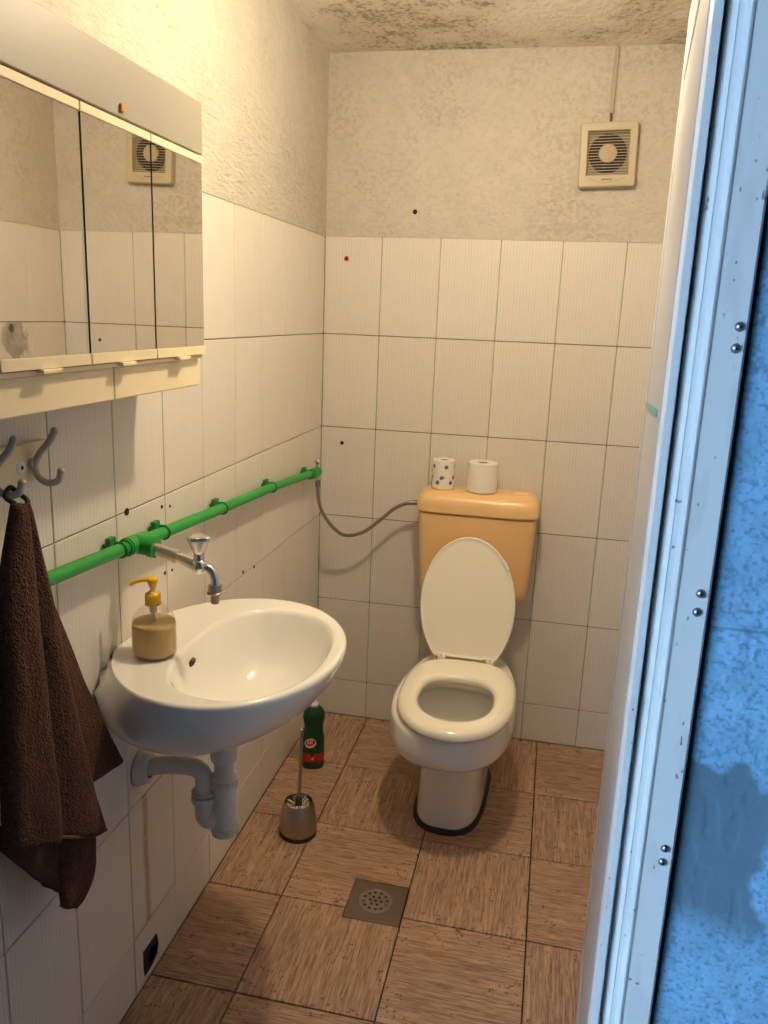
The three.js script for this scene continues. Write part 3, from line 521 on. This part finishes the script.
// ---------------------------------------------------------------- mirror cabinet
{
  const c = thing('mirror_cabinet', 'cream wall cabinet with three mirror doors', 'cabinet', [0, 1.38, 1.6125]);
  const cream = phys([0.78, 0.69, 0.52], 0.4), pale = phys([0.92, 0.77, 0.51], 0.38), dark = mat([0.015, 0.012, 0.01], 0.8);
  const z0 = 1.309 - 1.6125, z1 = 1.914 - 1.6125, y = (v) => v - 1.38;
  add('carcass', merge([box(0.001, 0.118, y(1.44), y(1.886), z0 + 0.001, z1 - 0.001), box(0.001, 0.112, y(1.384), y(1.44), z0 + 0.004, z1 - 0.004)]), cream, c);
  add('pelmet', box(0.1, 0.1415, y(1.8005), y(1.889), z0, z1, 0.002), phys([0.33, 0.305, 0.25], 0.45), c);
  add('switch', box(0.141, 0.146, y(1.808), y(1.819), -0.02, -0.009, 0.0015), phys([0.62, 0.25, 0.05], 0.4), c);
  add('ledge', box(0.11, 0.136, y(1.433), y(1.4395), z0 + 0.002, z1 - 0.002, 0.001), pale, c);
  const zs = [z0, 1.506 - 1.6125, 1.709 - 1.6125, z1], mirror = mat([0.83, 0.80, 0.74], 0.015, { metalness: 1 });
  for (let k = 0; k < 3; k++) {
    const a = zs[k] + 0.0018, b = zs[k + 1] - 0.0018, zc = (a + b) / 2;
    const d = add('door', box(0.12, 0.1372, y(1.442), y(1.797), a, b), dark, c);
    add('mirror', box(0.1372, 0.14, y(1.4575), y(1.7845), a + (k === 0 ? 0.0 : 0.0006), b - 0.0012), mirror, d);
    add('top_rail', box(0.121, 0.1415, y(1.785), y(1.7975), a, b, 0.001), pale, d);
    add('bottom_rail', box(0.121, 0.1425, y(1.441), y(1.457), a, b, 0.001), pale, d);
    add('finger_pull', box(0.128, 0.1475, y(1.434), y(1.4405), zc - 0.022, zc + 0.022, 0.002), pale, d);
  }
  const zm = 1.623 - 1.6125;
  for (const [a, b] of [[z0 - 0.007, zm - 0.001], [zm + 0.001, z1 - 0.001]]) add('drawer_front', box(0.11, 0.127, y(1.380), y(1.4325), a, b, 0.003), pale, c);
}

// ---------------------------------------------------------------- hooks and towel
{
  const k = thing('hook_rack', 'cream hook rack with grey hooks below the mirror cabinet', 'hook rack', [0, 1.282, 1.768]);
  add('board', box(0.001, 0.016, -0.031, 0.031, -0.123, 0.123, 0.002), phys([0.74, 0.64, 0.44], 0.5), k);
  const hookMat = phys([0.46, 0.42, 0.37], 0.35);
  for (const z of [-0.078, 0.020]) {
    const h = add('hook', merge([tube([[0.052, 0.050, z - 0.012], [0.045, 0.034, z - 0.008], [0.031, 0.016, z - 0.003], [0.023, -0.002, z], [0.028, -0.020, z + 0.002], [0.042, -0.031, z - 0.002], [0.055, -0.028, z - 0.010], [0.059, -0.014, z - 0.014]], 0.0056, 50, 12), new THREE.SphereGeometry(0.0062, 14, 10).translate(0.052, 0.051, z - 0.012), new THREE.SphereGeometry(0.006, 14, 10).translate(0.059, -0.013, z - 0.014), rod([0.014, -0.002, z], [0.024, -0.002, z], 0.009)]), hookMat, k);
    const sc = add('screw_cup', lathe([[0.0035, 0.003], [0.006, 0.004], [0.010, 0.001], [0.010, 0]], 20), whitePlastic, h); sc.rotation.z = -Math.PI / 2; sc.position.set(0.016, -0.004, z + 0.026);
    const si = add('screw', new THREE.CylinderGeometry(0.004, 0.004, 0.002, 12), holeMat, h); si.rotation.z = Math.PI / 2; si.position.set(0.0175, -0.004, z + 0.026);
  }
  const t = thing('towel', 'dark brown terry towel hanging from the hook rack', 'towel', [0.06, 0.5, 1.78]);
  const terryB = grayTex(256, 256, (u, v) => 0.6 * vnoise(u * 64, v * 64, 64, 64, 3) + 0.4 * vnoise(u * 30, v * 30, 30, 30, 8)); terryB.repeat.set(9, 9);
  const terryC = colorTex(256, 256, (u, v) => { const n = 0.6 * vnoise(u * 64, v * 64, 64, 64, 3) + 0.4 * vnoise(u * 30, v * 30, 30, 30, 8); return [0.078, 0.027, 0.0135].map((k) => k * (0.45 + 1.1 * n)); }); terryC.repeat.set(9, 9);
  const terry = new THREE.MeshPhysicalMaterial({ map: terryC, roughness: 1, bumpMap: terryB, bumpScale: 0.005, sheen: 0.12, sheenRoughness: 0.6, sheenColor: C(0.45, 0.2, 0.11) });
  // a hanging fold: flattened tube between two edges, stations from top to hem
  function fold(st, depth, ripple, s) {
    const n = 40, K = 46, rings = [];
    const L = new THREE.CatmullRomCurve3(st.map((q) => V(...q[0]))), R = new THREE.CatmullRomCurve3(st.map((q) => V(...q[1])));
    for (let k = 0; k <= K; k++) {
      const f = k / K, a = L.getPoint(f), b = R.getPoint(f), ring = [], dp = depth[0] + (depth[1] - depth[0]) * Math.sqrt(f);
      for (let i = 0; i < n; i++) {
        const g = i / n * 2 * Math.PI, c = Math.cos(g), q = Math.sin(g), m = (1 - c) / 2;
        const p = a.clone().lerp(b, m), rr = Math.sign(q) * Math.pow(Math.abs(q), 0.8);
        p.x += dp * rr * (q > 0 ? 1 : 0.25) + ripple * f * Math.sin(m * 7 + s + f * 2) * (0.4 + 0.6 * f) + 0.004 * (vnoise(m * 5 + s, f * 7, 256, 256, s) - 0.5);
        p.z += 0.006 * f * (vnoise(m * 4, f * 6 + s, 256, 256, s + 3) - 0.5);
        ring.push(p.sub(t.position));
      }
      rings.push(ring);
    }
    // rolled hem
    const last = rings[rings.length - 1], mid = new THREE.Vector3(); last.forEach((p) => mid.add(p)); mid.multiplyScalar(1 / n);
    return loft(rings, true, true, false);
  }
  const at = (x, l) => l.map(([ya, za, yb, zb]) => [[x, ya, za], [x, yb, zb]]);
  const f1 = fold(at(0.085, [[1.254, 1.838, 1.249, 1.813], [1.128, 1.880, 1.103, 1.810], [0.972, 1.896, 0.905, 1.808], [0.872, 1.903, 0.766, 1.805], [0.752, 1.907, 0.712, 1.810]]), [0.012, 0.044], 0.008, 1);
  const f2 = fold(at(0.080, [[1.250, 1.819, 1.245, 1.797], [1.118, 1.811, 1.102, 1.764], [0.980, 1.801, 0.950, 1.734], [0.814, 1.798, 0.740, 1.681], [0.700, 1.806, 0.602, 1.638]]), [0.012, 0.026], 0.007, 2.4);
  const f3 = fold(at(0.062, [[1.232, 1.800, 1.226, 1.778], [1.142, 1.796, 1.118, 1.743], [1.006, 1.775, 0.958, 1.677], [0.908, 1.746, 0.854, 1.629], [0.721, 1.708, 0.677, 1.536]]), [0.006, 0.010], 0.003, 4);
  const f4 = fold(at(0.070, [[0.75, 1.752, 0.698, 1.668], [0.646, 1.765, 0.583, 1.662], [0.604, 1.772, 0.535, 1.673], [0.56, 1.771, 0.514, 1.71], [0.535, 1.767, 0.515, 1.74]]), [0.02, 0.016], 0.006, 5.5);
  const f5 = fold(at(0.066, [[0.803, 1.928, 0.672, 1.748], [0.734, 1.893, 0.627, 1.752], [0.663, 1.844, 0.589, 1.762], [0.6, 1.797, 0.564, 1.764]]), [0.014, 0.010], 0.005, 7.5);
  add('cloth', merge([f1, f2, f3, f4, f5]), terry, t);
  add('hem', tube([[0.09 - 0.06, 0.702 - 0.5, 1.805 - 1.78], [0.108 - 0.06, 0.652 - 0.5, 1.725 - 1.78], [0.084 - 0.06, 0.602 - 0.5, 1.640 - 1.78]], 0.003, 24, 8), mat([0.15, 0.06, 0.03], 0.9), t);
  add('hanging_loop', tube([[0.084, 1.232, 1.808], [0.064, 1.243, 1.772], [0.047, 1.252, 1.769], [0.046, 1.2632, 1.784], [0.048, 1.252, 1.798], [0.066, 1.244, 1.803], [0.088, 1.232, 1.822]].map(([x, y, z]) => [x - 0.06, y - 0.5, z - 1.78]), 0.0038, 50, 8), mat([0.012, 0.011, 0.012], 0.8), t);
}

// ---------------------------------------------------------------- exhaust fan
{
  const f = thing('exhaust_fan', 'square cream extractor fan on the back wall', 'fan', [0.911, 2.035, 0.001]); f.rotation.z = 0.035;
  const cream = phys([0.50, 0.43, 0.305], 0.45), hw = 0.086, hh = 0.094, D = 0.034;
  const s = new THREE.Shape([[-hw + 0.006, -hh], [hw - 0.006, -hh], [hw, -hh + 0.006], [hw, hh - 0.006], [hw - 0.006, hh], [-hw + 0.006, hh], [-hw, hh - 0.006], [-hw, -hh + 0.006]].map((p) => new THREE.Vector2(...p)));
  const ow = 0.0615, o0 = -0.058, o1 = 0.068;
  s.holes.push(new THREE.Path([[-ow, o0], [ow, o0], [ow, o1], [-ow, o1]].map((p) => new THREE.Vector2(...p))));
  add('housing', new THREE.ExtrudeGeometry(s, { depth: D - 0.006, bevelEnabled: true, bevelThickness: 0.006, bevelSize: 0.004, bevelSegments: 3, bevelOffset: -0.004 }), cream, f);
  add('back_plate', box(-ow, ow, o0, o1, 0.001, 0.004), phys([0.27, 0.21, 0.14], 0.6), f);
  const yc = 0.006;
  add('fan_duct', new THREE.RingGeometry(0.024, 0.0575, 48).translate(0, yc, 0.009), mat([0.016, 0.014, 0.012], 0.7), f);
  const rotor = add('rotor', lathe([[0.0001, 0.021], [0.024, 0.02], [0.028, 0.016], [0.028, 0.004]], 36).rotateX(Math.PI / 2).translate(0, yc, 0), phys([0.62, 0.48, 0.33], 0.5), f);
  for (let k = 0; k < 6; k++) { const b = add('blade', new THREE.BoxGeometry(0.026, 0.016, 0.0015).rotateX(0.6).translate(0.04, 0, 0.013), mat([0.035, 0.03, 0.026], 0.5), rotor); b.rotation.z = k * Math.PI / 3 + 0.3; b.position.y = yc; }
  const slatG = new THREE.BoxGeometry(2 * ow, 0.0015, 0.0025);
  for (let k = 0; k < 15; k++) { const sl = add('slat', slatG, cream, f); sl.position.set(0, lerp(o0 + 0.004, o1 - 0.004, k / 14), 0.028); }
  // curved print below the grille
  const cv = document.createElement('canvas'); cv.width = 512; cv.height = 128; const g = cv.getContext('2d');
  g.fillStyle = '#baae95'; g.fillRect(0, 0, 512, 128);
  g.strokeStyle = '#8d7c5c'; g.lineWidth = 5; g.beginPath(); g.moveTo(20, 30); g.quadraticCurveTo(256, 150, 492, 30); g.stroke();
  g.fillStyle = '#3a2a1a'; g.font = 'bold 40px sans-serif'; g.textAlign = 'center'; g.textBaseline = 'middle'; g.fillText('awenta', 256, 48);
  const tx = new THREE.CanvasTexture(cv); tx.colorSpace = THREE.SRGBColorSpace;
  const pl = add('name_plate', new THREE.PlaneGeometry(0.118, 0.0265).translate(0, -0.0755, D + 0.0006), new THREE.MeshStandardMaterial({ map: tx, roughness: 0.5 }), f);
  pl.userData.label = 'printed name below the grille';
}
{
  const k = thing('cable_trunking', 'thin cream cable trunking from ceiling down to the fan', 'cable', [0.911, 2.13, 0.001]);
  add('trunking', box(-0.0075, 0.0055, 0.028, 0.217, 0.0, 0.009, 0.002).applyMatrix4(new THREE.Matrix4().makeShear(-0.03, 0, 0, 0, 0, 0)), phys([0.42, 0.36, 0.28], 0.5), k);
  add('cable', rod([0.0005, 0.0, 0.006], [-0.002, 0.032, 0.005], 0.0035), mat([0.12, 0.07, 0.04], 0.7), k);
}

// ---------------------------------------------------------------- toilet brush and its holder
{
  const h = thing('brush_holder', 'round brushed-steel toilet brush holder on the floor', 'brush holder', [0.170, 0, 0.752]);
  const steel = mat([0.40, 0.36, 0.32], 0.3, { metalness: 1 });
  add('cup', lathe([[0.0001, 0.006], [0.047, 0.006], [0.0545, 0.014], [0.0565, 0.03], [0.0555, 0.05], [0.051, 0.078], [0.045, 0.100], [0.0425, 0.108], [0.0415, 0.1095], [0.0405, 0.108], [0.043, 0.098], [0.05, 0.07], [0.052, 0.03], [0.0001, 0.012]], 48), steel, h);
  add('base_ring', lathe([[0.045, 0], [0.0545, 0.001], [0.0555, 0.008], [0.052, 0.010]], 40), mat([0.02, 0.018, 0.016], 0.6), h);
  const b = thing('toilet_brush', 'white toilet brush with a thin steel handle standing in its holder', 'toilet brush', [0.170, 0.014, 0.752]);
  add('handle', merge([rod([0, 0.09, 0], [0.004, 0.325, -0.006], 0.0062), new THREE.SphereGeometry(0.0066, 14, 10).translate(0.004, 0.325, -0.006)]), mat([0.45, 0.42, 0.38], 0.25, { metalness: 1 }), b);
  add('handle_socket', rod([0, 0.06, 0], [0, 0.108, 0], 0.012, 0.009), mat([0.06, 0.05, 0.045], 0.4), b);
  const br = []; for (let i = 0; i < 170; i++) { const a = rnd() * 6.283, y = 0.02 + 0.062 * rnd(), r = 0.030 + 0.007 * rnd(); br.push(rod([Math.cos(a) * 0.006, y, Math.sin(a) * 0.006], [Math.cos(a) * r, y + 0.014, Math.sin(a) * r], 0.0011, 0.0009, 5)); }
  const bri = add('bristles', merge(br), mat([0.78, 0.72, 0.60], 0.8), b); bri.userData.kind = 'stuff';
}

// ---------------------------------------------------------------- cleaner bottle
{
  const c = thing('cleaner_bottle', 'green cleaning bottle with a red band on the floor by the wall', 'bottle', [0.105, 0, 0.385]); c.rotation.y = 0.35;
  const el = (y, a, b) => { const o = []; for (let i = 0; i < 48; i++) { const g = i / 48 * 2 * Math.PI; const cc = Math.cos(g), s = Math.sin(g); o.push(V(a * Math.sign(s) * Math.pow(Math.abs(s), 0.8), y, b * Math.sign(cc) * Math.pow(Math.abs(cc), 0.8))); } return o; };
  const lv = [[0.001, 0.030], [0.005, 0.036], [0.016, 0.038], [0.08, 0.038], [0.115, 0.0375], [0.135, 0.0335], [0.155, 0.0315], [0.172, 0.034], [0.188, 0.0375], [0.205, 0.036], [0.217, 0.030], [0.226, 0.022], [0.229, 0.017]];
  const g = loft(lv.map(([y, a]) => el(y, a, a * 0.66)), true, true, true);
  { const p = g.attributes.position, uv = g.attributes.uv; for (let i = 0; i < p.count; i++) uv.setXY(i, 0.5 + p.getX(i) / 0.08 * (p.getZ(i) > -0.002 ? 1 : 0), p.getY(i) / 0.24); }
  const cv = document.createElement('canvas'); cv.width = 256; cv.height = 512; const k = cv.getContext('2d');
  k.fillStyle = '#0c3f1e'; k.fillRect(0, 0, 256, 512);
  const Yp = (y) => 512 * (1 - y / 0.24);
  k.fillStyle = '#0a2f17'; k.beginPath(); k.ellipse(128, Yp(0.178), 60, 44, 0, 0, 7); k.fill();
  k.fillStyle = '#b32020'; k.fillRect(0, Yp(0.060), 256, Yp(0.030) - Yp(0.060));
  k.fillStyle = '#0b3a1c'; k.fillRect(98, Yp(0.061), 34, Yp(0.052) - Yp(0.061));
  k.fillStyle = '#b9a79a'; k.beginPath(); k.arc(118, Yp(0.043), 15, 0, 7); k.fill();
  k.fillStyle = '#0a2a16'; k.beginPath(); k.arc(110, Yp(0.049), 9, 0, 7); k.fill();
  k.fillStyle = '#ddd5cc'; k.beginPath(); k.ellipse(92, Yp(0.100), 62, 38, -0.1, 0, 7); k.fill();
  k.fillStyle = '#c01f22'; k.beginPath(); k.ellipse(92, Yp(0.102), 54, 26, -0.1, 0, 7); k.fill();
  k.strokeStyle = '#e7cfc8'; k.lineWidth = 5; k.beginPath(); k.arc(66, Yp(0.101), 9, 0, 7); k.moveTo(76, Yp(0.112)); k.lineTo(78, Yp(0.097)); k.moveTo(92, Yp(0.097)); k.lineTo(96, Yp(0.113)); k.lineTo(102, Yp(0.097)); k.moveTo(112, Yp(0.115)); k.lineTo(112, Yp(0.098)); k.stroke();
  const tx = new THREE.CanvasTexture(cv); tx.colorSpace = THREE.SRGBColorSpace;
  add('bottle_body', g, new THREE.MeshPhysicalMaterial({ map: tx, roughness: 0.35 }), c);
  add('cap', lathe([[0.0001, 0.262], [0.006, 0.262], [0.0075, 0.258], [0.0085, 0.245], [0.013, 0.241], [0.016, 0.238], [0.0165, 0.227], [0.0001, 0.227]].reverse(), 28), phys([0.78, 0.74, 0.66], 0.4), c);
}

// ---------------------------------------------------------------- floor drain
{
  const d = thing('floor_drain', 'square metal floor drain with a round perforated grate', 'drain', [0.4625, 0, 0.981]);
  const steel = mat([0.20, 0.155, 0.12], 0.5, { metalness: 0.8 });
  const s = new THREE.Shape([[-0.0735, -0.0735], [0.0735, -0.0735], [0.0735, 0.0735], [-0.0735, 0.0735]].map((p) => new THREE.Vector2(...p)));
  const cut = new THREE.Path(); cut.absarc(-0.003, 0.003, 0.047, 0, 2 * Math.PI, true); s.holes.push(cut);
  add('plate', new THREE.ExtrudeGeometry(s, { depth: 0.006, bevelEnabled: true, bevelThickness: 0.001, bevelSize: 0.001, bevelSegments: 2, curveSegments: 40 }).rotateX(-Math.PI / 2).translate(0, -0.0065, 0), steel, d);
  const g = new THREE.Shape(); g.absarc(0, 0, 0.0455, 0, 2 * Math.PI, false);
  const holes = [[0, 0]]; for (let k = 0; k < 6; k++) holes.push([0.0155 * Math.cos(k * 1.0472), 0.0155 * Math.sin(k * 1.0472)]); for (let k = 0; k < 12; k++) holes.push([0.032 * Math.cos(k * 0.5236 + 0.2), 0.032 * Math.sin(k * 0.5236 + 0.2)]);
  for (const [x, y] of holes) { const p = new THREE.Path(); p.absarc(x, y, 0.0046, 0, 2 * Math.PI, true); g.holes.push(p); }
  add('grate', new THREE.ExtrudeGeometry(g, { depth: 0.004, bevelEnabled: true, bevelThickness: 0.0008, bevelSize: 0.0006, bevelSegments: 2, curveSegments: 20 }).rotateX(-Math.PI / 2).translate(-0.003, -0.0035, -0.003), mat([0.30, 0.245, 0.195], 0.42, { metalness: 0.8 }), d);
  add('sump', new THREE.CylinderGeometry(0.05, 0.05, 0.002, 30).translate(-0.003, -0.0066, -0.003), holeMat, d);
}

renderer.render(scene, camera);
